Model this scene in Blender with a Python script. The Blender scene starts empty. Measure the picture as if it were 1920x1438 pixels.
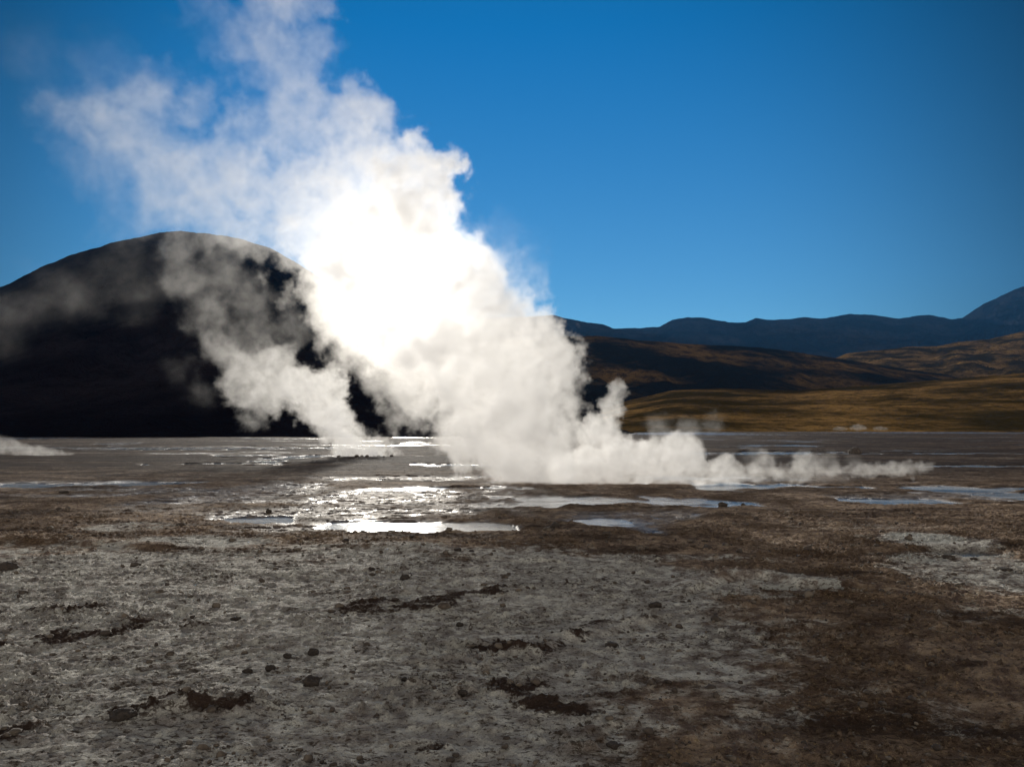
import bpy, math, random
import numpy as np

# ------------------------------------------------------------------ camera, sky, sun, exposure
sc = bpy.context.scene
COL = sc.collection
F = 1920 * 28.0 / 36.0            # focal length in photograph pixels
CAMZ = 1.65
HORIZON = 803.0
PITCH = math.atan((HORIZON - 719.0) / F)

cam = bpy.data.objects.new('camera', bpy.data.cameras.new('camera'))
COL.objects.link(cam)
sc.camera = cam
cam.location = (0, 0, CAMZ)
cam.rotation_euler = (math.pi / 2 + PITCH, 0, 0)
cam.data.lens = 28.0
cam.data.sensor_width = 36.0
cam.data.clip_start = 0.05
cam.data.clip_end = 60000.0

SUN_AZ = math.radians(-8.4)       # left of +Y
SUN_EL = math.radians(10.0)
world = bpy.data.worlds.new('World')
sc.world = world
world.use_nodes = True
wn, wl = world.node_tree.nodes, world.node_tree.links
sky = wn.new('ShaderNodeTexSky')
sky.sky_type = 'NISHITA'
sky.sun_disc = False
sky.sun_elevation = SUN_EL
sky.sun_rotation = SUN_AZ
sky.altitude = 4300
sky.air_density = 1.0
sky.dust_density = 0.0
sky.ozone_density = 4.0
# deep high-altitude blue: greener and paler towards the horizon, corner vignette painted in around the view axis
geo_w = wn.new('ShaderNodeTexCoord')
sepw = wn.new('ShaderNodeSeparateXYZ'); wl.new(geo_w.outputs['Generated'], sepw.inputs[0])
ramp_e = wn.new('ShaderNodeMapRange'); wl.new(sepw.outputs[2], ramp_e.inputs[0])
ramp_e.inputs[1].default_value = 0.10; ramp_e.inputs[2].default_value = 0.46
tint = wn.new('ShaderNodeMix'); tint.data_type = 'RGBA'
wl.new(ramp_e.outputs[0], tint.inputs[0])
tint.inputs[6].default_value = (0.66, 0.76, 0.60, 1)
tint.inputs[7].default_value = (0.03, 0.78, 0.90, 1)
dotn = wn.new('ShaderNodeVectorMath'); dotn.operation = 'DOT_PRODUCT'
wl.new(geo_w.outputs['Generated'], dotn.inputs[0])
dotn.inputs[1].default_value = (math.sin(math.radians(-1.0)) * 0.98, math.cos(math.radians(-1.0)) * 0.98, 0.19)
fall = wn.new('ShaderNodeMapRange'); fall.interpolation_type = 'SMOOTHSTEP'
wl.new(dotn.outputs['Value'], fall.inputs[0])
fall.inputs[1].default_value = 0.76; fall.inputs[2].default_value = 0.97
fall.inputs[3].default_value = 0.20; fall.inputs[4].default_value = 1.05
m1 = wn.new('ShaderNodeVectorMath'); m1.operation = 'MULTIPLY'
wl.new(sky.outputs[0], m1.inputs[0]); wl.new(tint.outputs[2], m1.inputs[1])
m2 = wn.new('ShaderNodeVectorMath'); m2.operation = 'SCALE'
wl.new(m1.outputs[0], m2.inputs[0]); wl.new(fall.outputs[0], m2.inputs['Scale'])
# overhead and behind the camera, sky greyed and brightened as added fill light
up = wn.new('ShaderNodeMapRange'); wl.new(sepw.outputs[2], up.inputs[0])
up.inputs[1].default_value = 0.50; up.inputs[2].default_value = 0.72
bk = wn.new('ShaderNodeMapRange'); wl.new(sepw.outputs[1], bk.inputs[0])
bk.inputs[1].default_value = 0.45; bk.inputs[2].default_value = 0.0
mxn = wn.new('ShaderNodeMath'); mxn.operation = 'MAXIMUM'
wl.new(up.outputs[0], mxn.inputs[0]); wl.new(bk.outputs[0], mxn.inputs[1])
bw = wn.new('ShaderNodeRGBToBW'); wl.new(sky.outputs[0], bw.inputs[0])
sky_fill = wn.new('ShaderNodeVectorMath'); sky_fill.operation = 'SCALE'
sky_fill.inputs[0].default_value = (3.8, 3.5, 3.1); wl.new(bw.outputs[0], sky_fill.inputs['Scale'])
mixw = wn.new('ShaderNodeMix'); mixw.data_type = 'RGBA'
wl.new(mxn.outputs[0], mixw.inputs[0]); wl.new(m2.outputs[0], mixw.inputs[6]); wl.new(sky_fill.outputs[0], mixw.inputs[7])
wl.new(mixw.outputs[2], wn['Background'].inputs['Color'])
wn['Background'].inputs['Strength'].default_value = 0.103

sun = bpy.data.objects.new('sun', bpy.data.lights.new('sun', 'SUN'))
COL.objects.link(sun)
sun.data.energy = 4.3
sun.data.angle = math.radians(0.5)
sun.data.color = (1.0, 0.93, 0.82)
sun.rotation_euler = (math.pi / 2 - SUN_EL, 0, math.pi - SUN_AZ)

sc.view_settings.view_transform = 'Standard'
sc.view_settings.look = 'None'
sc.view_settings.gamma = 1.0
sc.view_settings.exposure = 0.5
cy = sc.cycles
cy.use_denoising = True
cy.use_adaptive_sampling = True
cy.adaptive_threshold = 0.02
cy.max_bounces = 12
cy.diffuse_bounces = 2
cy.glossy_bounces = 3
cy.transmission_bounces = 4
cy.transparent_max_bounces = 48
cy.volume_bounces = 14
cy.volume_step_rate = 1.1
cy.volume_max_steps = 512
cy.sample_clamp_indirect = 8.0
cy.caustics_reflective = False
cy.caustics_refractive = False

# ------------------------------------------------------------------ helpers
CP, SP = math.cos(PITCH), math.sin(PITCH)


def at(px, py, D):
    """point seen at photograph pixel (px, py), D metres ahead of the camera"""
    X, Z = (px - 960.0) / F, (719.0 - py) / F
    yy, zz = CP - Z * SP, SP + Z * CP
    return np.array([X / yy * D, D, CAMZ + zz / yy * D])


def ground_at(px, py):
    X, Z = (px - 960.0) / F, (719.0 - py) / F
    yy, zz = CP - Z * SP, SP + Z * CP
    D = -CAMZ / (zz / yy)
    return X / yy * D, D


def tag(o, label=None, cat=None, group=None, kind=None):
    if label: o['label'] = label
    if cat: o['category'] = cat
    if group: o['group'] = group
    if kind: o['kind'] = kind
    return o


rng = np.random.default_rng(7)
_perm = rng.permutation(256).astype(np.int32)
_perm = np.concatenate([_perm, _perm])
_ang = rng.random(256) * 2 * np.pi
_gx, _gy = np.cos(_ang).astype('f'), np.sin(_ang).astype('f')


def perlin(x, y, seed=0):
    x = np.asarray(x, 'f') + seed * 17.31
    y = np.asarray(y, 'f') + seed * 9.77
    xi, yi = np.floor(x), np.floor(y)
    xf, yf = x - xi, y - yi
    xi, yi = xi.astype(np.int32) & 255, yi.astype(np.int32) & 255
    u = xf * xf * xf * (xf * (xf * 6 - 15) + 10)
    v = yf * yf * yf * (yf * (yf * 6 - 15) + 10)
    x1, y1 = (xi + 1) & 255, (yi + 1) & 255

    def gr(ix, iy, dx, dy):
        h = _perm[_perm[ix] + iy]
        return _gx[h] * dx + _gy[h] * dy
    a = gr(xi, yi, xf, yf); b = gr(x1, yi, xf - 1, yf)
    c = gr(xi, y1, xf, yf - 1); d = gr(x1, y1, xf - 1, yf - 1)
    return (a + u * (b - a)) * (1 - v) + (c + u * (d - c)) * v


def fbm(x, y, o=4, seed=0, g=0.5):
    s, a = 0.0, 1.0
    for k in range(o):
        s = s + a * perlin(x, y, seed + k * 3)
        x, y, a = x * 2.03, y * 2.03, a * g
    return s


def sstep(a, b, x):
    t = np.clip((x - a) / (b - a), 0, 1)
    return t * t * (3 - 2 * t)


def grid_mesh(name, X, Y, Z, attrs=None):
    R, Cc = X.shape
    me = bpy.data.meshes.new(name)
    n = R * Cc
    me.vertices.add(n)
    me.vertices.foreach_set('co', np.stack([X, Y, Z], -1).astype('f').ravel())
    idx = np.arange(n, dtype=np.int32).reshape(R, Cc)
    q = np.stack([idx[:-1, :-1], idx[:-1, 1:], idx[1:, 1:], idx[1:, :-1]], -1).reshape(-1, 4)
    me.loops.add(q.size)
    me.loops.foreach_set('vertex_index', q.ravel())
    me.polygons.add(len(q))
    me.polygons.foreach_set('loop_start', np.arange(len(q), dtype=np.int32) * 4)
    me.polygons.foreach_set('use_smooth', np.ones(len(q), bool))
    me.update(calc_edges=True)
    for k, v in (attrs or {}).items():
        a = me.attributes.new(k, 'FLOAT', 'POINT')
        a.data.foreach_set('value', np.asarray(v, 'f').ravel())
    o = bpy.data.objects.new(name, me)
    COL.objects.link(o)
    return o


class NT:
    """small node-tree builder"""
    def __init__(s, tree): s.t = tree; s.N = tree.nodes; s.L = tree.links

    def set(s, sock, v):
        if isinstance(v, bpy.types.NodeSocket): s.L.new(v, sock)
        elif v is not None: sock.default_value = v

    def node(s, t, ins=(), out=0, **kw):
        n = s.N.new(t)
        for k, v in kw.items(): setattr(n, k, v)
        for k, v in (ins.items() if isinstance(ins, dict) else enumerate(ins)): s.set(n.inputs[k], v)
        return n.outputs[out]

    def m(s, op, a, b=None, c=None, clamp=False):
        return s.node('ShaderNodeMath', [x for x in (a, b, c) if x is not None], operation=op, use_clamp=clamp)

    def vm(s, op, a, b=None, out=0):
        return s.node('ShaderNodeVectorMath', [x for x in (a, b) if x is not None], out=out, operation=op)

    def mapr(s, v, a, b, c=0.0, d=1.0, interp='SMOOTHSTEP'):
        return s.node('ShaderNodeMapRange', {0: v, 1: a, 2: b, 3: c, 4: d}, interpolation_type=interp)

    def mix(s, f, a, b, bt='MIX'):
        n = s.N.new('ShaderNodeMix'); n.data_type = 'RGBA'; n.blend_type = bt
        s.set(n.inputs[0], f); s.set(n.inputs[6], a); s.set(n.inputs[7], b)
        return n.outputs[2]

    def noise(s, vec, scale, detail=4, rough=0.5, out=0):
        return s.node('ShaderNodeTexNoise', {'Vector': vec, 'Scale': scale, 'Detail': detail, 'Roughness': rough}, out=out)

    def attr(s, name, out=2):
        return s.node('ShaderNodeAttribute', out=out, attribute_name=name)


def material(name):
    m = bpy.data.materials.new(name)
    m.use_nodes = True
    nt = NT(m.node_tree)
    return m, nt, nt.N['Principled BSDF']


def C4(r, g, b): return (r, g, b, 1.0)


# ------------------------------------------------------------------ ground masks in world metres
def px_ellipse(x0, x1, y0, y1):
    """photograph box -> world ellipse (cx, cy, rx, ry)"""
    _, Dn = ground_at(0, y1); _, Df = ground_at(0, y0)
    cyw = 0.5 * (Dn + Df); ry = 0.5 * (Df - Dn)
    xa = (x0 - 960) / F * cyw * 1.0; xb = (x1 - 960) / F * cyw
    return 0.5 * (xa + xb), cyw, 0.5 * (xb - xa), ry


def ell(X, Y, box, edge=0.25, wob=None):
    cx, cyy, rx, ry = px_ellipse(*box)
    d = np.sqrt(((X - cx) / rx) ** 2 + ((Y - cyy) / ry) ** 2)
    if wob is not None: d = d + wob
    return 1 - sstep(1 - edge, 1 + edge, d)


def polyline(X, Y, pts):
    """distance to a world polyline given in photograph pixels, and signed side (+ = beyond)"""
    W = [ground_at(*p) for p in pts]
    best = np.full(X.shape, 1e9, 'f'); side = np.zeros(X.shape, 'f')
    for (ax, ay), (bx, by) in zip(W[:-1], W[1:]):
        dx, dy = bx - ax, by - ay
        L2 = dx * dx + dy * dy
        t = np.clip(((X - ax) * dx + (Y - ay) * dy) / L2, 0, 1)
        ex, ey = X - (ax + t * dx), Y - (ay + t * dy)
        d = np.sqrt(ex * ex + ey * ey)
        k = d < best
        best = np.where(k, d, best)
        side = np.where(k, np.sign(dx * ey - dy * ex) * (1 if dx > 0 else -1), side)
    return best, side


POOLS = [  # photograph boxes x0,x1,y0,y1 of standing water
    (900, 1350, 930, 953), (700, 960, 912, 919),
    (480, 1060, 978, 1000), (1000, 1230, 972, 986), (380, 560, 968, 984),
    (1200, 1560, 905, 918), (1500, 1640, 911, 917), (1720, 2000, 914, 920), (1590, 1810, 932, 952), (1840, 2060, 920, 944),
    (-80, 260, 905, 916), (150, 420, 903, 912),
    (80, 640, 838, 844), (720, 840, 818, 822), (740, 850, 833, 836),
    (560, 700, 838, 843), (1120, 1440, 812, 817), (1500, 2050, 811, 814.5), (1290, 1640, 847, 852),
    (1620, 1960, 849, 853), (1680, 2050, 873, 878), (1420, 1540, 1106, 1112), (1690, 1860, 1036, 1046),
    (300, 560, 869, 873), (-60, 200, 820, 824), (740, 980, 870, 876), (1100, 1400, 893, 900),
]
GLITTER = [(60, 520, 914, 924), (-60, 300, 926, 934), (340, 720, 936, 948), (-80, 330, 902, 912), (1050, 1330, 962, 972), (560, 1000, 893, 903), (1150, 1500, 896, 906), (1560, 1860, 926, 940), (330, 1010, 948, 976), (560, 1060, 912, 960), (420, 700, 982, 1004), (300, 620, 905, 950), (1000, 1320, 955, 990)]


def ground_fields(X, Y):
    w1 = fbm(X * 0.5, Y * 0.5, 4, 1)
    w2 = fbm(X * 0.9 + 3, Y * 0.33, 4, 5)
    wob = (0.55 * w1 + 0.55 * w2).astype('f')
    pool = np.zeros(X.shape, 'f')
    for b in POOLS:
        pool = np.maximum(pool, ell(X, Y, b, 0.30, wob * 1.3 + 0.1))
    glit = np.zeros(X.shape, 'f')
    for b in GLITTER:
        glit = np.maximum(glit, ell(X, Y, b, 0.4, wob))
    # natural small flooded hollows of the middle distance
    mid = sstep(15, 20, Y) * (1 - sstep(150, 220, Y))
    hollow = sstep(0.42, 0.56, fbm(X * 0.10, Y * 0.035, 3, 31) + 0.25 * w1) * mid
    # pale sinter crust
    bx, by = [], []
    crust = np.zeros(X.shape, 'f')
    bound = np.interp(Y, [1.0, 3.9, 4.4, 5.0, 5.8, 6.6, 7.3, 8.0, 9.2, 10.0, 11.0],
                         [0.5, 0.55, 0.75, 0.9, 1.2, 1.8, 2.3, 2.2, 1.8, 1.0, 0.0])
    crust = sstep(1.5, -1.0, X - bound + 0.9 * w1 + 0.5 * w2) * (1 - sstep(9.4, 12.0, Y + 1.4 * w1 + 0.25 * X * (X > 0)))
    tmp = np.zeros(X.shape, 'f')
    for b, s in [((1620, 1830, 1004, 1034), 1.0), ((1660, 1960, 1048, 1110), 0.75), ((1080, 1420, 1042, 1064), 0.6),
                 ((290, 520, 1010, 1030), 1.0), ((780, 1160, 1028, 1054), 0.4), ((1400, 1560, 1086, 1118), 0.8),
                 ((1740, 1990, 1140, 1180), 0.35), ((1750, 1860, 1330, 1420), 0.3), ((140, 330, 985, 1004), 0.6),
                 ((1500, 1760, 985, 1000), 0.35)]:
        tmp = np.maximum(tmp, s * ell(X, Y, b, 0.5, wob))
    crust = np.maximum(crust, tmp)
    # strongly pale deposits
    white = np.zeros(X.shape, 'f')
    for b, s in [((1640, 1800, 1005, 1022), 1.0), ((1640, 1760, 1044, 1064), 0.7), ((1420, 1500, 1103, 1116), 0.9),
                 ((1680, 1900, 1038, 1052), 0.7), ((300, 480, 1012, 1028), 0.6), ((1530, 1570, 1098, 1118), 0.8)]:
        white = np.maximum(white, s * ell(X, Y, b, 0.5, wob))
    # dark broken bands
    dark = np.zeros(X.shape, 'f')
    brk = sstep(-0.25, 0.15, fbm(X / 0.35, Y / 0.2, 4, 95))
    for pts, wd in [([(-120, 1235), (60, 1215), (200, 1200), (380, 1180)], 0.17), ([(230, 1178), (400, 1180)], 0.06),
                    ([(700, 1148), (800, 1140), (950, 1118), (1020, 1105)], 0.17), ([(1040, 1106), (1130, 1110)], 0.07),
                    ([(900, 1225), (1000, 1236), (1040, 1218), (1120, 1178), (1220, 1172)], 0.09),
                    ([(960, 1300), (1020, 1330), (1100, 1350)], 0.14), ([(60, 1163), (180, 1150)], 0.06),
                    ([(640, 1436), (820, 1415)], 0.09), ([(200, 1355), (320, 1345), (440, 1343)], 0.07),
                    ([(-60, 1420), (40, 1390)], 0.10)]:
        d, _ = polyline(X, Y, pts)
        dark = np.maximum(dark, (1 - sstep(0.5 * wd, 1.9 * wd, d + wd * 3.0 * w1)) * brk)
    return w1, w2, pool, glit, hollow, crust, white, dark


def apron(X, Y):
    """the plain rises gently towards the hills on the right"""
    az = X / np.maximum(Y, 1)
    side = sstep(0.05, 0.25, az)
    return side * 9.0 * sstep(170, 900, Y) + 3 * sstep(300, 2000, Y)


def ground_height(X, Y, full=False):
    w1, w2, pool, glit, hollow, crust, white, dark = ground_fields(X, Y)
    near = 1 - sstep(25, 60, Y)
    vnear = 1 - sstep(10, 22, Y)
    f3 = fbm(X / 2.6, Y / 1.7, 4, 11)
    # rows of crust lying across the slope: stretched, slightly tilted
    u = X * 0.95 + Y * 0.32; v = Y * 0.95 - X * 0.32
    c0 = fbm(X / 0.9, Y / 0.7, 3, 19)
    c1 = fbm(u / 0.30, v / 0.13, 6, 21, 0.62)
    c2 = fbm(X / 0.10, Y / 0.06, 4, 27, 0.65)
    s1 = fbm(X / 0.30, Y / 0.24, 5, 41, 0.62)
    s2 = 1 - 2 * np.abs(perlin(X / 0.085, Y / 0.075, 47))
    s3 = perlin(X / 0.03, Y / 0.03, 49) + 0.5 * perlin(X / 0.015, Y / 0.015, 50)
    lump = sstep(0.18, 0.36, c1 + 0.35 * c0)                      # thin broken flakes on the crust
    clod = sstep(0.22, 0.5, fbm(X / 0.075, Y / 0.07, 3, 71, 0.5) + 0.4 * c0)
    hc = 0.006 * c0 + 0.007 * c1 + 0.012 * lump + 0.012 * c2 + 0.024 * clod * sstep(-0.2, 0.1, c2) * sstep(-0.3, 0.3, c0 + w2) + 0.0025 * s3
    hsoil = 0.026 * s1 + 0.012 * s2 + 0.006 * s3 + 0.026 * clod
    hd = 0.024 + 0.040 * np.clip(s1 + 0.5 * c2, -0.4, 1.2) + 0.014 * s2 + 0.006 * s3
    cr = np.clip(crust, 0, 1)
    h = 0.035 * f3 + (cr * hc + (1 - cr) * hsoil) * (0.35 + 0.65 * vnear) + 0.55 * dark * hd * vnear
    h = h + 0.02 * near * w2
    # broad low swells far out
    h = h + 0.10 * fbm(X / 14, Y / 9, 3, 61) * sstep(20, 60, Y) * (1 - sstep(150, 300, Y)) + 0.025 * sstep(12, 20, Y) * (1 - sstep(70, 140, Y)) * fbm(X / 1.6, Y / 0.9, 5, 63, 0.6)
    h = h + 0.04
    # little scarps with a shaded face towards the camera
    for pts, a, wd in [([(1320, 1112), (1370, 1092), (1440, 1092), (1500, 1104), (1560, 1106)], 0.07, 0.10),
                       ([(1620, 1046), (1700, 1040), (1800, 1044), (1880, 1030)], 0.05, 0.15),
                       ([(640, 1032), (760, 1036), (820, 1052), (1000, 1058)], 0.04, 0.12),
                       ([(1600, 1128), (1720, 1136)], 0.05, 0.08), ([(0, 1022), (160, 1028), (300, 1034)], 0.05, 0.14),
                       ([(330, 1350), (440, 1342)], 0.05, 0.05), ([(900, 1228), (1010, 1240), (1050, 1215), (1220, 1172)], 0.04, 0.08),
                       ([(560, 1085), (620, 1080)], 0.03, 0.06)]:
        d, sd = polyline(X, Y, pts)
        ds = d * sd + 0.04 * w1
        fall = 1 - sstep(0.0, wd * 6, d)
        h = h + a * fall * (sstep(-wd, wd * 0.4, ds))
    h = h * (1 - pool) + pool * (-0.026 + 0.034 * fbm(X / 1.3, Y / 0.4, 4, 83))
    h = h - hollow * (1 - glit) * (h + 0.02 - 0.03 * fbm(X / 2.5, Y / 1.2, 4, 85))
    gl = glit * (1 - pool)
    h = h * (1 - gl) + gl * (0.003 + 0.026 * s1 + 0.030 * fbm(X / 0.9, Y / 0.28, 3, 81) + 0.010 * w2 + 0.004 * s2)
    h = h + apron(X, Y)
    if full:
        wet = np.clip(pool * 0.6 + 0.5 * glit, 0, 1)
        wet = np.maximum(wet, 1 - sstep(-0.012, 0.016, h - apron(X, Y)))
        return h, cr, white, dark, wet
    return h


# rows closer together near the camera, one sheet to the horizon
ys = [1.0]
while ys[-1] < 400: ys.append(ys[-1] + 0.006 + 0.0026 * ys[-1])
ys += list(np.geomspace(ys[-1] * 1.02, 30000, 70))
ys = np.array([-60, -40, -25, -15, -9, -6, -4, -2.5, -1.5, -0.7, -0.2, 0.2, 0.5, 0.7, 0.85] + ys)
us = np.linspace(-1, 1, 1600)
wid = np.where(ys > 1, 4 + 0.85 * ys, 4.85 + (1 - ys) * 1.0)
X = us[None, :] * wid[:, None]
Y = np.repeat(ys[:, None], len(us), 1)
H, cr, white, dark, wet = ground_height(X.astype('f'), Y.astype('f'), True)
ground = grid_mesh('ground', X, Y, H, {'crust': cr, 'white': white, 'dark': dark, 'wet': wet})
tag(ground, kind='structure')

gm, nt, bs = material('ground_mud')
geo = nt.node('ShaderNodeNewGeometry')
a_c, a_w, a_d, a_wet = (nt.attr(k) for k in ('crust', 'white', 'dark', 'wet'))
n_big = nt.noise(geo, 0.7, 5, 0.6)
n_mid = nt.noise(geo, 6.0, 5, 0.65)
n_fin = nt.noise(geo, 45.0, 4, 0.7)
n_grain = nt.noise(geo, 260.0, 2, 0.7)
soil = nt.mix(nt.mapr(n_mid, 0.35, 0.68), C4(0.17, 0.122, 0.104), C4(0.62, 0.47, 0.34))
soil = nt.mix(nt.mapr(n_big, 0.35, 0.7), soil, C4(0.16, 0.105, 0.07))
soil = nt.mix(nt.mapr(n_fin, 0.55, 0.68), soil, C4(0.46, 0.34, 0.19))  # pale specks painted in as the lit faces of clods
stv = nt.vm('MULTIPLY', geo, (0.30, 1.0, 1.0))
n_str = nt.noise(stv, 1.3, 7, 0.68)
soil = nt.mix(nt.mapr(n_str, 0.50, 0.62, 0.0, 0.75), soil, C4(0.045, 0.030, 0.026))
n_str2 = nt.noise(stv, 0.45, 8, 0.7)
soil = nt.mix(nt.mapr(n_str2, 0.60, 0.68, 0.0, 0.6), soil, C4(0.40, 0.36, 0.29))
n_str3 = nt.noise(nt.vm('MULTIPLY', geo, (0.2, 1.0, 1.0)), 0.13, 9, 0.72)
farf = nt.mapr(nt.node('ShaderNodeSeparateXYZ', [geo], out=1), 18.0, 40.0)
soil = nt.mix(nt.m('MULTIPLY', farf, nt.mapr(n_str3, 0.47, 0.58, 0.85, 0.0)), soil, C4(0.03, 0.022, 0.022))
cru = nt.mix(nt.mapr(n_mid, 0.38, 0.66), C4(0.40, 0.37, 0.345), C4(0.86, 0.84, 0.77))
cru = nt.mix(nt.mapr(n_fin, 0.56, 0.70), cru, C4(0.15, 0.11, 0.08))
fc = nt.m('ADD', a_c, nt.m('MULTIPLY', nt.m('SUBTRACT', n_mid, 0.5), 1.5))
fc = nt.m('ADD', fc, nt.m('MULTIPLY', nt.m('SUBTRACT', n_fin, 0.5), 1.0))
fc = nt.m('ADD', fc, nt.m('MULTIPLY', nt.m('SUBTRACT', nt.noise(geo, 1.6, 5, 0.65), 0.5), 1.6))
base = nt.mix(nt.mapr(fc, 0.25, 0.85), soil, cru)
fw = nt.m('ADD', a_w, nt.m('MULTIPLY', nt.m('SUBTRACT', n_fin, 0.5), 2.2))
base = nt.mix(nt.mapr(fw, 0.45, 0.75), base, C4(0.62, 0.62, 0.58))
fd = nt.m('ADD', a_d, nt.m('MULTIPLY', nt.m('SUBTRACT', n_fin, 0.5), 1.2))
base = nt.mix(nt.mapr(fd, 0.45, 0.95), base, C4(0.07, 0.048, 0.04))
spv = nt.vm('MULTIPLY', geo, (0.7, 1.3, 1.0))
spk = nt.m('ADD', nt.noise(spv, 26.0, 5, 0.72), nt.m('MULTIPLY', nt.m('SUBTRACT', n_big, 0.5), 0.35))
base = nt.mix(nt.mapr(spk, 0.51, 0.62, 0.0, 0.85), base, C4(0.07, 0.048, 0.035))  # dark specks painted in as the shadow in small pits
grn = nt.mapr(n_grain, 0.3, 0.7, 0.65, 1.3, 'LINEAR')
base = nt.mix(1.0, base, nt.node('ShaderNodeCombineColor', [grn, grn, grn]), 'MULTIPLY')
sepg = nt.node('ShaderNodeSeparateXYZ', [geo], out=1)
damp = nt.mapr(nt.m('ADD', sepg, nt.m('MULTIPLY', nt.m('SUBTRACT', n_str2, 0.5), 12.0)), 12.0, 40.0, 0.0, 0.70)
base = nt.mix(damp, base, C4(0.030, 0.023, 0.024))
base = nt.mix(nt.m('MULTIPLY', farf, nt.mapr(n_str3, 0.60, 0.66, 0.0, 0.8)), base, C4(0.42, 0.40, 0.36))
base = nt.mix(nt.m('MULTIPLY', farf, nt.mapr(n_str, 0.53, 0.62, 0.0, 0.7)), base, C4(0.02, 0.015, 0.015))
base = nt.mix(nt.m('MULTIPLY', a_wet, 0.55), base, C4(0.03, 0.024, 0.022))
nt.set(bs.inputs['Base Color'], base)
nt.set(bs.inputs['Roughness'], nt.mapr(a_wet, 0.2, 1.0, 0.9, 0.38))
nt.set(bs.inputs['Specular IOR Level'], nt.mapr(a_wet, 0.1, 0.7, 0.02, 0.5))
n_peb = nt.noise(geo, 18.0, 4, 0.65)
hsum = nt.m('ADD', nt.m('ADD', nt.m('MULTIPLY', n_fin, 0.7), nt.m('MULTIPLY', n_grain, 0.3)), nt.m('MULTIPLY', n_peb, 0.9))
bmp = nt.node('ShaderNodeBump', {'Strength': 1.0, 'Distance': 0.06, 'Height': hsum})
nt.set(bs.inputs['Normal'], bmp)
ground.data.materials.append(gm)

# standing water
wm, nt, bs = material('pool_water')
geo = nt.node('ShaderNodeNewGeometry')
nt.set(bs.inputs['Base Color'], nt.mix(nt.mapr(nt.noise(nt.vm('MULTIPLY', geo, (0.3, 1.0, 1.0)), 1.2, 5, 0.65), 0.4, 0.6), C4(0.14, 0.15, 0.15), C4(0.50, 0.50, 0.48)))
bs.inputs['Roughness'].default_value = 0.14
bs.inputs['IOR'].default_value = 1.33
bs.inputs['Specular IOR Level'].default_value = 0.8
st = nt.vm('MULTIPLY', geo, (1.0, 2.2, 1.0))
rip = nt.m('ADD', nt.noise(st, 5.0, 4, 0.6), nt.m('MULTIPLY', nt.noise(st, 40.0, 3, 0.6), 0.12))
nt.set(bs.inputs['Normal'], nt.node('ShaderNodeBump', {'Strength': 0.5, 'Distance': 0.02, 'Height': rip}))
xs = np.array([-1.0, 1.0]); yw = np.array([4.0, 15, 60, 260])
o = grid_mesh('water', xs[None] * (10 + 0.8 * yw[:, None]), np.repeat(yw[:, None], 2, 1), np.full((4, 2), -0.012))
o.data.materials.append(wm)
tag(o, kind='structure')


# ------------------------------------------------------------------ mountains
def make_range(name, prof, d0, d1, d2, mat, amp, seed, p=1.25, nu=700, nv=220, foot=0.0, cell=0.02, kind='structure', octs=6):
    xs_, ys_ = zip(*prof)
    px = np.linspace(xs_[0], xs_[-1], nu)
    D = np.concatenate([np.geomspace(d0, d1, nv * 2 // 3), np.geomspace(d1 * 1.02, d2, nv // 3)])
    t = np.where(D <= d1, (D - d0) / (d1 - d0), 1.0)
    back = np.where(D > d1, (D - d1) / (d2 - d1), 0.0)
    ridge = np.array([at(a, b, d1)[2] for a, b in zip(px, np.interp(px, xs_, ys_))])
    ridge = np.maximum(ridge, -5)
    tx = (px - 960) / F
    Xm = tx[None, :] * D[:, None]; Ym = np.repeat(D[:, None], nu, 1)
    s = (t ** p)[:, None] * (1 - back[:, None] ** 1.3)
    sc_ = 1.0 / (cell * d1)
    n = fbm(Xm * sc_ * 0.35, Ym * sc_ * 0.22, octs, seed, 0.5)
    rid = 1 - np.abs(fbm(Xm * sc_ * 0.8, Ym * sc_ * 0.35, octs - 1, seed + 9)) * 2
    env_ = np.sin(np.clip(t, 0, 1) * np.pi)[:, None] ** 0.8
    hh = ridge.max() if ridge.max() > 0 else 1
    Hm = foot + ridge[None, :] * s + amp * (ridge.clip(0) + 2)[None, :] * ((0.6 * n + 0.4 * rid - 0.3) * env_ + 0.10 * (n + 0.5 * rid - 0.3) * t[:, None])
    o = grid_mesh(name, Xm, Ym, Hm)
    o.data.materials.append(mat)
    tag(o, kind=kind)
    return o


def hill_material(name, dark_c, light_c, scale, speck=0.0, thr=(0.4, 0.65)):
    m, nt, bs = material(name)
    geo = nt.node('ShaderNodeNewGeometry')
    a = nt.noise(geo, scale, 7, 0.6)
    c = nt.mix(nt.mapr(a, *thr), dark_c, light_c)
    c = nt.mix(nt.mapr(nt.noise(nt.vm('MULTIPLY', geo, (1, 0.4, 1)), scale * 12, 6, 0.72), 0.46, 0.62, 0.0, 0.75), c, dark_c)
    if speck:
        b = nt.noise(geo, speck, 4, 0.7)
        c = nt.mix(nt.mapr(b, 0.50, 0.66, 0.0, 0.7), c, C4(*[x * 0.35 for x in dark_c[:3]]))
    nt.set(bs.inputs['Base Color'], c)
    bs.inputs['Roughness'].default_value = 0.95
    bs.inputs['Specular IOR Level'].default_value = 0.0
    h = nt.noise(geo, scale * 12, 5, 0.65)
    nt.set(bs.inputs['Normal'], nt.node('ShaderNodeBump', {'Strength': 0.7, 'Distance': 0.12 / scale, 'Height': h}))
    return m


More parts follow.
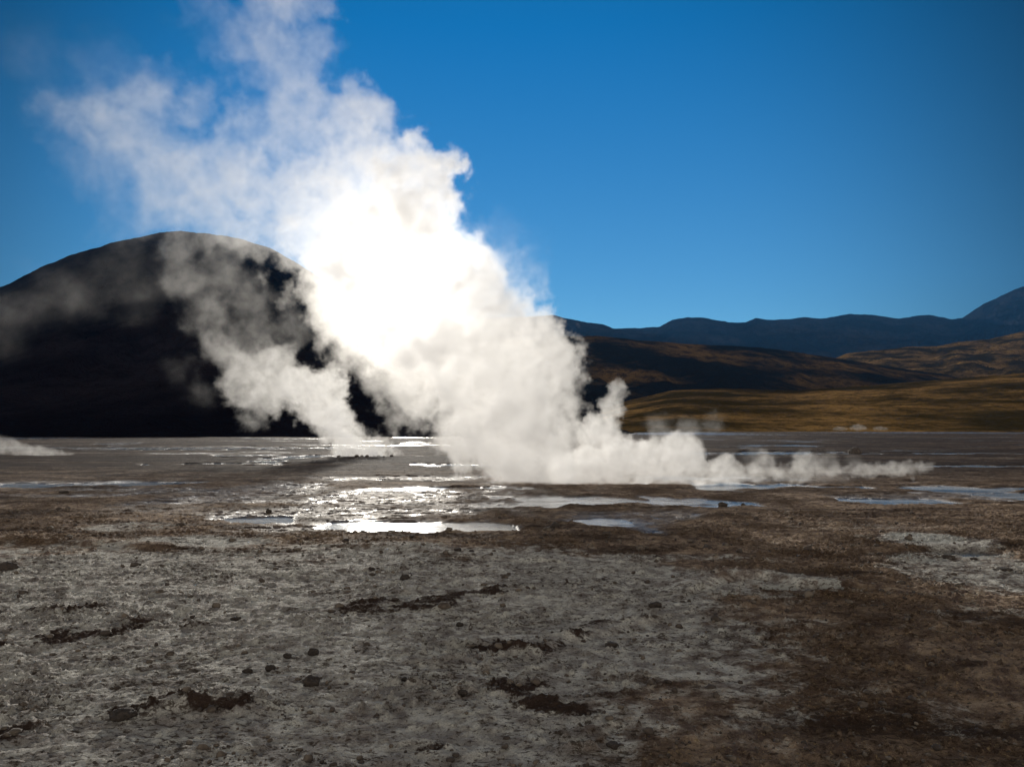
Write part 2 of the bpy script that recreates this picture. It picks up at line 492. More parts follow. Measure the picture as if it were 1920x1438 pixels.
rock_dark = hill_material('dark_volcanic_slope', C4(0.006, 0.006, 0.010), C4(0.016, 0.014, 0.019), 0.01)
rock_far = hill_material('far_ridge_rock', C4(0.016, 0.017, 0.022), C4(0.032, 0.030, 0.036), 0.002)
tuss_mid = hill_material('shade_painted_grass', C4(0.014, 0.016, 0.020), C4(0.17, 0.100, 0.042), 0.005, 0.4, (0.45, 0.68))  # the hillside's shade is put into this darker grass colour
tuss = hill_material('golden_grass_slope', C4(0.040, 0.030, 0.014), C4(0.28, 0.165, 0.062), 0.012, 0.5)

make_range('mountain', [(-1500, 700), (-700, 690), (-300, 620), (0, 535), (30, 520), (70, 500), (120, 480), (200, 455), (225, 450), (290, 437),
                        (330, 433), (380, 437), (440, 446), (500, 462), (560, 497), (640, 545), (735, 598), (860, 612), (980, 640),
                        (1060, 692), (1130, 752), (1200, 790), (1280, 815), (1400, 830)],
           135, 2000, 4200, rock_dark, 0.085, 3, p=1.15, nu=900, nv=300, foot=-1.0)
make_range('far_ridge', [(300, 640), (700, 610), (960, 590), (1040, 587), (1060, 592), (1090, 598), (1130, 603), (1150, 611), (1200, 611), (1238, 608),
                         (1262, 595), (1290, 591), (1320, 592), (1370, 600), (1400, 600), (1420, 591), (1440, 594), (1480, 594), (1510, 590),
                         (1540, 593), (1575, 588), (1600, 584), (1640, 586), (1690, 593), (1715, 588), (1745, 586), (1790, 594),
                         (1810, 592), (1850, 566), (1880, 552), (1920, 534), (2000, 505), (2150, 480), (2400, 560), (2800, 620)],
           2600, 6500, 11000, rock_far, 0.10, 13, nu=1100, nv=240, foot=-20)
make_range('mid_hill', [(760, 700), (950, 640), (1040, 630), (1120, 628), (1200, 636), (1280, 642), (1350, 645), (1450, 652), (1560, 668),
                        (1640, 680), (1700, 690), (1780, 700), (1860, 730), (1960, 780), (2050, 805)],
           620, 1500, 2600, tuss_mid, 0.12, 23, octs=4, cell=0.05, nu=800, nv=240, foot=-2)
make_range('golden_hill', [(1380, 760), (1500, 700), (1590, 662), (1640, 656), (1700, 650), (1760, 648), (1800, 640), (1860, 636), (1920, 622),
                           (2100, 600), (2500, 560), (2900, 640)],
           900, 2300, 3600, tuss, 0.12, 33, octs=4, cell=0.035, nu=700, nv=240, foot=-2)
make_range('grass_slope', [(900, 815), (1050, 790), (1180, 748), (1260, 730), (1350, 726), (1500, 730), (1620, 722), (1700, 715), (1920, 698),
                           (2200, 690), (2800, 700)],
           240, 760, 1500, tuss, 0.08, 43, p=1.1, octs=5, cell=0.05, nu=700, nv=240, foot=-1.0)


# ------------------------------------------------------------------ stones, mounds and loose gravel
def hz(x, y):
    return float(ground_height(np.array([[x]], 'f'), np.array([[y]], 'f'))[0, 0])


import bmesh


def stone_mesh(name, seed, flat=0.7, sub=4, rough=0.35):
    r = random.Random(seed)
    bm = bmesh.new()
    bmesh.ops.create_icosphere(bm, subdivisions=sub, radius=1.0)
    planes = []
    for _ in range(9):
        v = np.array([r.gauss(0, 1) for _ in range(3)]); v /= np.linalg.norm(v)
        planes.append((v, r.uniform(0.62, 0.92)))
    co = np.array([v.co[:] for v in bm.verts])
    for n_, d_ in planes:
        k = co @ n_
        co = co - np.outer(np.clip(k - d_, 0, None) * 0.85, n_)
    off = seed * 3.7
    nse = fbm(co[:, 0] * 1.6 + off, co[:, 1] * 1.6 + co[:, 2] * 1.3, 5, 5, 0.6) + fbm(co[:, 2] * 1.9, co[:, 0] * 1.1 - co[:, 1] * 1.7 + off, 5, 9, 0.6)
    co = co * (1 + rough * 0.5 * nse)[:, None]
    co[:, 2] *= flat
    for v, c in zip(bm.verts, co): v.co = c
    me = bpy.data.meshes.new(name); bm.to_mesh(me); bm.free()
    me.polygons.foreach_set('use_smooth', np.ones(len(me.polygons), bool))
    return me


stm, nt, bs = material('dark_stone')
tc = nt.node('ShaderNodeTexCoord', out=3)
n1 = nt.noise(tc, 3.0, 6, 0.65)
nt.set(bs.inputs['Base Color'], nt.mix(nt.mapr(n1, 0.35, 0.7), C4(0.03, 0.023, 0.019), C4(0.10, 0.075, 0.058)))
bs.inputs['Roughness'].default_value = 0.9
nt.set(bs.inputs['Normal'], nt.node('ShaderNodeBump', {'Strength': 0.8, 'Distance': 0.05, 'Height': nt.noise(tc, 14.0, 5, 0.7)}))

STONES = [  # px, py of the foot, width px, flatness, label
    (6, 1078, 36, .6, 'large brown stone cut by the left edge on pale crust'),
    (757, 1096, 20, .8, 'squarish dark stone alone on the smooth crust below the bright water'),
    (695, 1077, 14, .7, 'small dark stone up and left of the squarish stone'),
    (1356, 953, 18, .9, 'pointed dark stone at the right tip of the long pale pool'),
    (1394, 950, 8, .8, 'tiny dark stone just past the right tip of the long pale pool'),
    (503, 963, 11, .9, 'small round dark stone among the glittering shallows'),
    (1040, 993, 20, .75, 'rounded dark lump standing at the edge of the near bright water'),
    (580, 1302, 34, .75, 'dark stone with a blunt top on the crust, lower left'),
    (585, 1242, 20, .8, 'dark stone above the blunt stone, farthest of the cluster'),
    (537, 1248, 15, .8, 'small dark stone in the middle of the lower left cluster'),
    (505, 1274, 19, .8, 'roundish dark stone in the lower left cluster'),
    (462, 1278, 17, .8, 'leftmost dark stone of the lower left cluster'),
    (862, 1179, 15, .8, 'round dark stone on pale crust below the dark broken band'),
    (1229, 1146, 24, .6, 'reddish dark stone where the crust meets the brown soil'),
    (1148, 1223, 26, .5, 'flat dark stone near the curved pale crust edge'),
    (758, 1293, 11, .9, 'small upright dark stone near the bottom centre'),
    (868, 1318, 20, .5, 'low reddish stone right of the small upright stone'),
    (222, 1370, 44, .55, 'biggest dark clod with a steep face, at the bottom left'),
    (1781, 1056, 24, .5, 'low dark stone on the white streak at the right'),
    (1828, 1058, 14, .6, 'small dark stone right of the low dark stone on the white streak'),
    (1890, 1082, 26, .45, 'flat dark stone on pale ground at the right edge'),
    (858, 1045, 17, .5, 'flat dark stone on the brown strip below the bright water'),
    (884, 1046, 9, .6, 'tiny dark stone beside the flat stone on the brown strip'),
    (1014, 1018, 9, .7, 'tiny dark stone on the brown strip under the rounded lump'),
    (1605, 851, 22, .9, 'dark rounded mound alone on the plain above the steam jet'),
    (1150, 1420, 24, .55, 'dark lump on pale crust near the bottom edge'),
    (440, 1170, 18, .45, 'low dark stone above the long dark broken band'),
    (60, 1160, 16, .5, 'low dark stone left of the dark broken band, on crust'),
    (117, 926, 16, .4, 'small flat stone with a bright rim at the far left strip'),
    (1022, 1010, 7, .7, 'smallest dark stone under the rounded lump'),
]
for i, (px, py, w, fl, lab) in enumerate(STONES):
    gx_, gy_ = ground_at(px, py)
    r = 0.5 * w / F * gy_
    o = bpy.data.objects.new('stone', stone_mesh('stone', 100 + i, fl, 4 if w > 12 else 3)); COL.objects.link(o)
    o.data.materials.append(stm)
    o.location = (gx_, gy_ + r * 0.6, hz(gx_, gy_ + r * 0.6) + r * fl * 0.45)
    o.scale = (r * 1.1, r * 0.95, r)
    o.rotation_euler = (0, 0, i * 1.7)
    tag(o, lab, 'stone')
rr = random.Random(4)
for i in range(12):
    px = 610 + i * 11 + rr.uniform(-4, 4); w = rr.uniform(4, 8)
    gx_, gy_ = ground_at(px, 858 + rr.uniform(-1, 1)); r = 0.5 * w / F * gy_
    o = bpy.data.objects.new('rim_stone', stone_mesh('rim_stone', 300 + i, .7, 3)); COL.objects.link(o)
    o.data.materials.append(stm)
    o.location = (gx_, gy_, hz(gx_, gy_) + r * 0.3); o.scale = (r * 1.3, r, r); o.rotation_euler = (0, 0, i * 2.1)
    tag(o, 'one of the small dark stones in the low rim under the smaller steam plume', 'stone', 'stones of the low vent rim')

# loose gravel and crumbs: one mesh
rg = np.random.default_rng(5)
prot = []
for k in range(6):
    me = stone_mesh('crumb', 500 + k, 0.7, 2, 0.5)
    c = np.empty(len(me.vertices) * 3, 'f'); me.vertices.foreach_get('co', c)
    f_ = np.array([p.vertices[:] for p in me.polygons], np.int32)
    prot.append((c.reshape(-1, 3), f_)); bpy.data.meshes.remove(me)
NG = 17000
d_ = 1 / rg.uniform(1 / 16.0, 1 / 3.0, NG)
x_ = rg.uniform(-0.85, 0.85, NG) * d_
w1_, w2_, pool_, gl_, ho_, cr_, wh_, dk_ = ground_fields(x_[None].astype('f'), d_[None].astype('f'))
clump = fbm(x_ / 0.8, d_ / 0.6, 3, 91)
keep = rg.random(NG) < np.clip(0.35 + 1.3 * clump + 0.35 * dk_[0] + 0.3 * (1 - cr_[0]) - 2 * pool_[0] - gl_[0], 0.04, 1)
x_, d_, dk_ = x_[keep], d_[keep], dk_[0][keep]
size = 0.006 * np.exp(rg.normal(0, 0.72, len(x_)).clip(-2, 1.7)) * (1 + 0.5 * dk_) * np.clip(d_ / 6, 0.8, 1.8)
zz = ground_height(x_[None].astype('f'), d_[None].astype('f'))[0]
VV, FF, base_i = [], [], 0
for i in range(len(x_)):
    c, f_ = prot[i % 6]
    a = rg.uniform(0, 6.28); ca, sa = math.cos(a), math.sin(a)
    cc = c * size[i] * rg.uniform(0.7, 1.4, 3)
    VV.append(np.stack([cc[:, 0] * ca - cc[:, 1] * sa + x_[i], cc[:, 0] * sa + cc[:, 1] * ca + d_[i], cc[:, 2] + zz[i] + 0.25 * size[i]], -1))
    FF.append(f_ + base_i); base_i += len(c)
VV = np.concatenate(VV).astype('f'); FF = np.concatenate(FF).astype(np.int32)
me = bpy.data.meshes.new('gravel')
me.vertices.add(len(VV)); me.vertices.foreach_set('co', VV.ravel())
me.loops.add(FF.size); me.loops.foreach_set('vertex_index', FF.ravel())
me.polygons.add(len(FF)); me.polygons.foreach_set('loop_start', np.arange(len(FF), dtype=np.int32) * 3)
me.update(calc_edges=True)
o = bpy.data.objects.new('gravel', me); COL.objects.link(o)
grm, nt, bs = material('gravel_crumbs')
geo = nt.node('ShaderNodeNewGeometry')
nt.set(bs.inputs['Base Color'], nt.mix(nt.mapr(nt.noise(geo, 4.0, 5, 0.7), 0.42, 0.6), C4(0.045, 0.034, 0.028), C4(0.13, 0.105, 0.082)))
bs.inputs['Roughness'].default_value = 0.95
me.materials.append(grm)
tag(o, 'loose dark crumbs and gravel strewn over the crust and soil', 'gravel', kind='stuff')


# ------------------------------------------------------------------ steam: density grids built from traced blobs
def steam_material(name, density, lobes, tint=(1, 1, 1)):
    m = bpy.data.materials.new(name); m.use_nodes = True
    nt = NT(m.node_tree); nt.N.clear()
    out = nt.N.new('ShaderNodeOutputMaterial')
    d = nt.m('MULTIPLY', nt.attr('density'), density)
    sh = None
    for g_, w in lobes:
        v = nt.node('ShaderNodeVolumeScatter', {'Color': C4(*tint), 'Density': nt.m('MULTIPLY', d, w), 'Anisotropy': g_})
        sh = v if sh is None else nt.node('ShaderNodeAddShader', [sh, v])
    nt.set(out.inputs['Volume'], sh)
    return m


def outline_material():  # nearly invisible outline surface around the steam volume, not a layer of mist
    m = bpy.data.materials.new('outline_skin'); m.use_nodes = True
    nt = NT(m.node_tree); nt.N.clear()
    out = nt.N.new('ShaderNodeOutputMaterial')
    t = nt.node('ShaderNodeBsdfTransparent')
    d = nt.node('ShaderNodeBsdfTranslucent', [C4(0.95, 0.95, 0.95)])
    nt.set(out.inputs['Surface'], nt.node('ShaderNodeMixShader', [0.003, t, d]))
    return m


STEAM = steam_material('dense_steam', 0.60, [(0.972, 0.075), (0.17, 0.925)], (0.997, 0.990, 0.972))
SKIN = outline_material()


class Grid:
    """coarse envelope grid kept on the points of a mesh: bottom corner o, spacing h, n points each way"""
    def __init__(s, o, h, n, V):
        s.o, s.h, s.n = tuple(float(x) for x in o), float(h), [int(x) for x in n]
        kk, jj, ii = np.meshgrid(range(s.n[2]), range(s.n[1]), range(s.n[0]), indexing='ij')
        P = np.stack([ii, jj, kk], -1).reshape(-1, 3) * h + np.array(s.o)
        me = bpy.data.meshes.new('envelope_samples')
        me.vertices.add(len(P)); me.vertices.foreach_set('co', P.astype('f').ravel())
        a = me.attributes.new('envelope', 'FLOAT_VECTOR', 'POINT'); a.data.foreach_set('vector', V.astype('f').ravel())
        s.ob = bpy.data.objects.new('envelope_samples', me)      # not linked: only read by the nodes


def new_group(name):
    g = bpy.data.node_groups.new(name, 'GeometryNodeTree')
    g.interface.new_socket('Geometry', in_out='INPUT', socket_type='NodeSocketGeometry')
    g.interface.new_socket('Geometry', in_out='OUTPUT', socket_type='NodeSocketGeometry')
    return g, NT(g)


def envelope(nt, G, p):
    nx, ny, nz = G.n
    oi = nt.N.new('GeometryNodeObjectInfo'); oi.inputs[0].default_value = G.ob
    gi = oi.outputs['Geometry']
    q = nt.vm('SCALE', nt.vm('SUBTRACT', p, G.o))
    q.node.inputs['Scale'].default_value = 1.0 / G.h
    q = nt.vm('MAXIMUM', q, (0, 0, 0))
    q = nt.vm('MINIMUM', q, (nx - 1.001, ny - 1.001, nz - 1.001))
    fl = nt.vm('FLOOR', q); fr = nt.vm('SUBTRACT', q, fl)
    s1 = nt.node('ShaderNodeSeparateXYZ', [fl]).node
    s2 = nt.node('ShaderNodeSeparateXYZ', [fr]).node
    idx = nt.m('ADD', s1.outputs[0], nt.m('MULTIPLY', nx, nt.m('ADD', s1.outputs[1], nt.m('MULTIPLY', ny, s1.outputs[2]))))

    def samp(off):
        si = nt.N.new('GeometryNodeSampleIndex'); si.data_type = 'FLOAT_VECTOR'; si.domain = 'POINT'
        na = nt.N.new('GeometryNodeInputNamedAttribute'); na.data_type = 'FLOAT_VECTOR'; na.inputs[0].default_value = 'envelope'
        nt.L.new(gi, si.inputs[0]); nt.L.new(na.outputs[0], si.inputs[1])
        nt.L.new(nt.m('ADD', idx, float(off)), si.inputs[2])
        return si.outputs[0]

    def lerp(a, b, f):
        m = nt.N.new('ShaderNodeMix'); m.data_type = 'VECTOR'
        nt.set(m.inputs[0], f); nt.set(m.inputs[4], a); nt.set(m.inputs[5], b)
        return m.outputs[1]
    v = [samp(dx + nx * (dy + ny * dz)) for dz in (0, 1) for dy in (0, 1) for dx in (0, 1)]
    fx, fy, fz = s2.outputs[0], s2.outputs[1], s2.outputs[2]
    a = [lerp(v[i], v[i + 1], fx) for i in (0, 2, 4, 6)]
    b = [lerp(a[0], a[1], fy), lerp(a[2], a[3], fy)]
    return nt.node('ShaderNodeSeparateXYZ', [lerp(b[0], b[1], fz)]).node


def volume_cube(nt, G, dens, res):
    vc = nt.N.new('GeometryNodeVolumeCube')
    nt.set(vc.inputs['Density'], dens)
    vc.inputs['Min'].default_value = G.o
    vc.inputs['Max'].default_value = tuple(G.o[i] + (G.n[i] - 1) * G.h for i in range(3))
    for i, k in enumerate('XYZ'): vc.inputs['Resolution ' + k].default_value = int(res[i])
    return vc.outputs[0]


def vapour_nodes(name, G, fine, warp, erosion, mat, edge, seed):
    """envelope warped by noise, eroded by billows, filled into a fog grid"""
    g, nt = new_group(name)
    go = nt.N.new('NodeGroupOutput').inputs[0]
    pos = nt.node('GeometryNodeInputPosition')
    ps = nt.vm('ADD', pos, (seed * 7.3, seed * 3.1, seed * 1.7))
    off = nt.vm('SUBTRACT', nt.noise(ps, warp[0], 7, 0.68, out=1), (0.5, 0.5, 0.5))
    sc1 = nt.vm('SCALE', off); sc1.node.inputs['Scale'].default_value = warp[1]
    e = envelope(nt, G, nt.vm('ADD', pos, sc1))
    sc2 = nt.vm('SCALE', off); sc2.node.inputs['Scale'].default_value = warp[1] * 0.6
    pb = nt.vm('ADD', ps, sc2)
    vo = nt.N.new('ShaderNodeTexVoronoi'); vo.feature = 'F1'; vo.normalize = True
    nt.set(vo.inputs['Vector'], pb); vo.inputs['Scale'].default_value = erosion[0]
    vo.inputs['Detail'].default_value = 2.5; vo.inputs['Roughness'].default_value = 0.6; vo.inputs['Lacunarity'].default_value = 2.3
    bil = nt.m('SUBTRACT', 0.35, vo.outputs['Distance'])
    fb = nt.noise(pb, erosion[0] * 0.9, 7, 0.68)
    fbn = nt.m('SUBTRACT', fb, 0.5)
    wisp = nt.mapr(e.outputs[2], 1.0, 2.0, 0.0, 1.0, 'LINEAR')
    er = nt.m('ADD', nt.m('MULTIPLY', bil, nt.m('MULTIPLY', erosion[1], nt.m('SUBTRACT', 1.0, nt.m('MULTIPLY', wisp, 0.7)))),
              nt.m('MULTIPLY', fbn, nt.m('MULTIPLY', erosion[2], nt.m('ADD', 1.0, nt.m('MULTIPLY', wisp, 1.0)))))
    val = nt.m('ADD', e.outputs[0], er)
    wdt = nt.m('ADD', edge, nt.m('MULTIPLY', nt.m('SUBTRACT', e.outputs[2], 1.0), 0.75))
    lo = nt.m('SUBTRACT', 1.5, nt.m('MULTIPLY', wdt, 0.3))
    hi = nt.m('ADD', 1.5, wdt)
    sh = nt.node('ShaderNodeMapRange', {0: val, 1: lo, 2: hi, 3: 0.0, 4: 1.0}, interpolation_type='SMOOTHSTEP')
    dens = nt.m('MULTIPLY', sh, e.outputs[1])
    lump = nt.mapr(nt.noise(pb, erosion[0] * 1.5, 6, 0.7), 0.36, 0.64, 0.15, 1.75, 'LINEAR')
    dens = nt.m('MULTIPLY', dens, nt.m('MAXIMUM', lump, 0.0))
    res = [max(8, int((G.n[i] - 1) * G.h / fine)) for i in range(3)]
    print(name, 'voxels', res, res[0] * res[1] * res[2] / 1e6)
    sm = nt.N.new('GeometryNodeSetMaterial'); sm.inputs['Material'].default_value = mat
    nt.L.new(volume_cube(nt, G, dens, res), sm.inputs[0]); nt.L.new(sm.outputs[0], go)
    return g


def skin_mesh(name, G, level):
    """outline mesh of the smooth envelope, baked into a real mesh"""
    g, nt = new_group(name + '_outline')
    go = nt.N.new('NodeGroupOutput').inputs[0]
    e2 = envelope(nt, G, nt.node('GeometryNodeInputPosition'))
    v2 = nt.N.new('GeometryNodeVolumeToMesh')
    v2.resolution_mode = 'VOXEL_SIZE'; v2.inputs['Voxel Size'].default_value = G.h
    v2.inputs['Threshold'].default_value = level
    nt.L.new(volume_cube(nt, G, e2.outputs[0], G.n), v2.inputs[0])
    nt.L.new(v2.outputs[0], go)
    tmp = bpy.data.objects.new('tmp', bpy.data.meshes.new('tmp')); COL.objects.link(tmp)
    tmp.modifiers.new('m', 'NODES').node_group = g
    dg = bpy.context.evaluated_depsgraph_get()
    me = bpy.data.meshes.new_from_object(tmp.evaluated_get(dg), depsgraph=dg)
    me.name = name
    bpy.data.objects.remove(tmp)
    me.materials.clear(); me.materials.append(SKIN)
    me.polygons.foreach_set('use_smooth', np.ones(len(me.polygons), bool))
    return me


def steam(name, label, blobs, D, h, fine, warp=(0.45, 1.2), erosion=(0.9, 0.8, 0.9), mat=None, edge=0.10, group=None, seed=0, floor=0.0, k=1.0, level=1.55, u=1.0):
    """blobs: (px, py, radius px, depth offset m, density[, softness])"""
    B = []
    for b in blobs:
        px, py, r, dd, dn = b[:5]
        sf = b[5] if len(b) > 5 else 1.0
        d = D + dd
        c = at(px, py, d); B.append((*c, r / F * d, dn, sf))
    B = np.array(B)
    lo = (B[:, :3] - B[:, 3:4]).min(0) - 1.1 * u; hi = (B[:, :3] + B[:, 3:4]).max(0) + 1.1 * u
    lo[2] = max(lo[2], floor)
    n = np.maximum(np.ceil((hi - lo) / h).astype(int) + 1, 4)
    kk, jj, ii = np.meshgrid(range(n[2]), range(n[1]), range(n[0]), indexing='ij')
    P = np.stack([ii, jj, kk], -1).reshape(-1, 3) * h + lo
    acc = np.zeros(len(P)) + 1e-30; wsum = np.zeros(len(P)) + 1e-30; ds = np.zeros(len(P)); sf = np.zeros(len(P))
    kS, kW = 0.14 * u, 0.30 * u
    for b in B:
        q = P - b[:3]
        e = np.clip(b[3] - np.sqrt((q * q).sum(1)), -4 * u, 4 * u)
        acc += np.exp(e / kS); w = np.exp(e / kW)
        wsum += w; ds += w * b[4]; sf += w * b[5]
    env = np.clip(kS * np.log(acc) / u, -1.5, 3.0) + 1.5
    # fade to nothing at the box sides so no cut face shows
    ds = ds * np.where(sf / wsum > 1.05, np.clip(1.0 - 0.45 * (sf / wsum - 1.0), 0.5, 1), 1)
    ix = ii.ravel(); iy = jj.ravel(); iz = kk.ravel()
    edge_d = np.minimum.reduce([ix, n[0] - 1 - ix, iy, n[1] - 1 - iy, n[2] - 1 - iz])
    env = env * np.clip(edge_d / 2.0, 0, 1)
    V = np.stack([env, k * ds / wsum, sf / wsum], -1)
    G = Grid(lo, h, n, V)
    ob = bpy.data.objects.new(name, skin_mesh(name, G, level)); COL.objects.link(ob)
    vol = bpy.data.objects.new('vapour', bpy.data.volumes.new('vapour')); COL.objects.link(vol)
    vol.parent = ob
    vol.data.materials.append(mat or STEAM)
    vol.modifiers.new('vapour', 'NODES').node_group = vapour_nodes(name, G, fine, warp, erosion, mat or STEAM, edge, seed)
    tag(ob, label, 'steam', group)
    return ob


def chain(pts, f=0.6):
    """blobs closely spaced along a path of (px, py, r, depth, density[, softness])"""
    out = []
    for a, b in zip(pts[:-1], pts[1:]):
        a = list(a) + [1.0] * (6 - len(a)); b = list(b) + [1.0] * (6 - len(b))
        L = math.hypot(b[0] - a[0], b[1] - a[1]); k = max(1, int(L / (f * max(2.0, min(a[2], b[2])))))
        out += [tuple(a[i] + (b[i] - a[i]) * t / k for i in range(6)) for t in range(k)]
    return out + [tuple(b)]


main_blobs = [
    (1010, 880, 50, 0, 1.8), (965, 865, 60, .2, 1.7), (905, 835, 60, .4, 1.5), (1050, 840, 48, 0, 1.5), (875, 795, 48, .6, 1.5),
    (975, 770, 88, 0, 1.7), (1035, 785, 50, -.3, 1.6), (1005, 700, 62, 0, 1.8), (995, 635, 55, 0, 1.8), (930, 590, 80, .3, 1.8),
    (900, 690, 85, .5, 1.6), (810, 715, 70, 1, .7), (765, 775, 30, 1, .45), (740, 705, 50, 1, .38), (805, 605, 125, .8, 1.5),
    (720, 530, 130, 1, 1.6), (880, 520, 75, .4, 2.0), (745, 430, 105, .8, 1.8), (780, 360, 72, .5, 1.8), (815, 375, 45, .2, 2.0),
    (690, 655, 50, 1.2, .35), (645, 600, 52, 1.2, .35), (595, 540, 42, 1, .45), (610, 450, 75, 1, .9), (560, 370, 85, 1.2, .55, 1.15),
    (680, 320, 78, .6, .8, 1.1), (655, 240, 70, .5, .6, 1.2), (700, 210, 36, .3, .5, 1.2), (570, 210, 80, .8, .42, 1.4), (540, 130, 66, .8, .4, 1.5),
    (580, 70, 50, .6, .38, 1.5), (510, 40, 60, .8, .36, 1.6), (450, 80, 60, .8, .34, 1.7), (400, 40, 45, 1, .22, 2), (540, -40, 80, 1, .3), (380, -40, 50, 1, .2, 2),
    (450, 320, 90, 1.5, .42, 1.3), (350, 340, 86, 1.5, .42, 1.4), (290, 390, 48, 1.5, .4, 1.4), (400, 410, 58, 1.5, .45, 1.2), (500, 430, 56, 1.4, .5, 1.1),
    (250, 270, 80, 1.8, .42, 1.7), (180, 220, 65, 1.8, .45, 1.7), (110, 215, 45, 1.8, .3, 1.8), (270, 190, 65, 1.6, .4, 1.7), (345, 195, 50, 1.5, .4, 1.7),
    (190, 300, 75, 1.8, .25, 2.2), (300, 350, 70, 1.8, .4, 1.7), (240, 400, 60, 2, .18, 2.5), (480, 250, 50, 1.2, .45, 1.7), (200, 130, 60, 2, .12, 2.5), (60, 110, 60, 2, .07, 3), (940, 440, 40, .5, .08, 2.5), (990, 500, 35, .3, .08, 2.5),
]
steam('steam_plume', 'largest steam plume, billowing from the wet ground and leaning left across the sun',
      main_blobs, 23.6, 0.30, 0.06, warp=(0.45, 3.0), erosion=(1.1, 2.3, 2.2), u=1.0, seed=1)

left_blobs = [
    (708, 851, 19, 0, 3.4), (682, 845, 26, 0, 3.2), (652, 830, 32, 0, 2.8), (630, 795, 33, 0, 2.4), (600, 758, 36, 0, 1.8), (622, 716, 28, 0, 1.8),
    (570, 722, 42, 0, 1.3), (510, 728, 42, .5, 1.1), (458, 730, 36, .5, .8), (468, 785, 22, .5, .5, 1.3), (455, 680, 40, 1, .7, 1.2), (410, 650, 36, 1, .5, 1.5),
    (520, 680, 40, 1, .7), (375, 740, 28, 1, .15, 2), (395, 590, 45, 1.5, .38, 2), (350, 525, 45, 1.5, .38, 2), (335, 470, 40, 1.5, .4, 2),
    (420, 510, 48, 1.5, .32, 2), (470, 560, 45, 1.5, .28, 2), (480, 620, 42, 1.2, .28, 2), (550, 610, 36, 1, .28, 2), (440, 450, 40, 1.5, .35, 2),
    (330, 690, 24, 1.5, .14, 2), (690, 815, 14, .5, .6, 2),
]
steam('steam_plume', 'smaller steam plume rising from a stony rim in front of the dark mountain',
      left_blobs, 45.6, 0.40, 0.10, warp=(0.4, 2.6), erosion=(0.95, 2.2, 2.0), u=1.0, seed=2, k=0.7)

right_blobs = [
    (1060, 885, 32, 0, 1.8), (1110, 872, 42, 0, 1.6), (1155, 862, 45, 0, 1.5), (1125, 812, 38, 0, 1.2), (1145, 765, 24, 0, 1.0), (1158, 732, 19, 0, .7),
    (1215, 868, 42, 0, 1.4), (1275, 858, 48, 0, 1.3), (1290, 805, 28, .3, .35, 2), (1335, 792, 20, .3, .35, 2), (1235, 805, 26, .3, .35, 2), (1355, 880, 28, 0, 1.2),
    (1430, 868, 24, 0, .5, 1.5), (1415, 858, 18, 0, .4, 2), (1510, 866, 22, 0, .7, 1.5), (1550, 868, 22, 0, .35, 2), (1600, 866, 18, 0, .15, 2.5),
] + chain([(1080, 895, 16, -.2, 1.4), (1240, 893, 17, -.2, 1.4), (1400, 888, 14, -.2, 1.3), (1500, 887, 10, -.2, 1.3), (1580, 883, 7, -.2, 1.2),
           (1660, 879, 5, -.2, 1.0), (1742, 874, 3.5, -.2, .8)]) + chain([(1380, 893, 9, -.5, .5, 2), (1500, 894, 8, -.5, .3, 2), (1590, 893, 6, -.5, .2, 2)])
steam('steam_jet', 'long low jet of white steam blown along the ground beside the largest plume',
      right_blobs, 23.6, 0.12, 0.045, warp=(1.1, 0.5), erosion=(2.4, 2.0, 2.0), u=0.3, seed=3, k=1.8)

veil = [(40, 585, 45, 0, .1, 3), (110, 560, 50, 0, .1, 3), (180, 545, 50, 0, .1, 3), (250, 530, 45, 0, .12, 3), (-30, 600, 50, 0, .1, 3), (290, 500, 35, 0, .1, 3)]
steam('steam_wisp', 'faint veil of steam drifting across the upper slope of the dark mountain',
      veil, 48, 0.6, 0.2, warp=(0.25, 6), erosion=(0.4, 1.0, 3.0), u=2.0, seed=4, k=1.0)

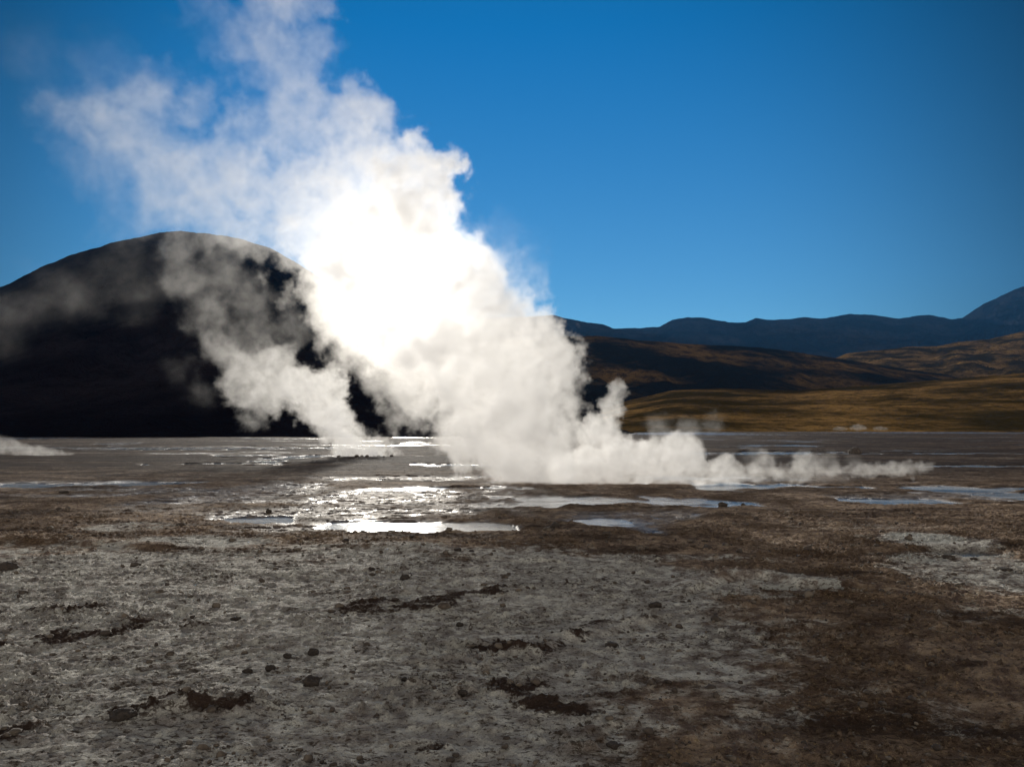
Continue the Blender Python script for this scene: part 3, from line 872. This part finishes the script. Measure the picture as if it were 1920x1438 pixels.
steam('steam_puff', 'low white steam puff at the left edge, on the plain below the dark mountain',
      chain([(-40, 826, 20, 0, .45, 1.5), (10, 836, 16, 0, .6, 1.3), (60, 846, 10, 0, .9), (100, 852, 6, 0, 1.1), (135, 855, 4, 0, 1.1)]),
      47.5, 0.16, 0.08, warp=(0.8, 0.6), erosion=(1.5, 0.8, 1.2), u=0.4, seed=5)
steam('steam_puff', 'thin steam puff low over the wet strip, left of the glittering water',
      chain([(300, 900, 7, 0, .25, 2), (340, 904, 8, 0, .6, 1.5), (370, 908, 6, 0, .9), (395, 911, 3, 0, 1.1)]),
      23.3, 0.05, 0.03, warp=(2, 0.2), erosion=(4, 0.8, 1.2), u=0.1, seed=6)
steam('steam_puff', 'tiny steam puff just to the right of the stony rim under the smaller plume',
      chain([(715, 822, 9, 0, .25, 2), (733, 838, 9, 0, .5, 1.5), (742, 847, 7, 0, .7), (756, 853, 4, 0, .9)]),
      46.5, 0.1, 0.05, warp=(1.5, 0.3), erosion=(2.5, 0.8, 1.2), u=0.2, seed=7)
for x_, y_, r_, lab in ((1574, 804, 4, 'leftmost'), (1608, 802, 6, 'tallest'), (1650, 804, 4, 'rightmost')):
    steam('steam_wisp', lab + ' of three tiny white steam wisps on the far plain below the golden slope',
          chain([(x_ - 12, y_, r_ * .6, 0, .16), (x_, y_ - 1, r_, 0, .16), (x_ + 14, y_, r_ * .6, 0, .16)]),
          200, 0.3, 0.15, warp=(0.6, 0.8), erosion=(1.2, 0.8, 1.0), u=0.5, seed=8 + x_ % 7, group='tiny steam wisps on the far plain')

# ------------------------------------------------------------------ thin mountain air
hb = bpy.data.meshes.new('haze')
hx, hy0, hy1, hz0, hz1 = 16000.0, -70.0, 13000.0, -60.0, 2600.0
vs = [(x, y, z) for z in (hz0, hz1) for y in (hy0, hy1) for x in (-hx, hx)]
hb.from_pydata(vs, [], [(0, 2, 3, 1), (4, 5, 7, 6), (0, 1, 5, 4), (2, 6, 7, 3), (0, 4, 6, 2), (1, 3, 7, 5)])
haze = bpy.data.objects.new('haze', hb); COL.objects.link(haze)
hm = bpy.data.materials.new('haze_air'); hm.use_nodes = True
hn = hm.node_tree; hn.nodes.clear()
ho = hn.nodes.new('ShaderNodeOutputMaterial'); pv = hn.nodes.new('ShaderNodeVolumePrincipled')
pv.inputs['Color'].default_value = (0.08, 0.42, 1.0, 1)
pv.inputs['Density'].default_value = 1.7e-5
pv.inputs['Anisotropy'].default_value = 0.0
hn.links.new(pv.outputs[0], ho.inputs['Volume'])
hb.materials.append(hm)
tag(haze, kind='stuff')
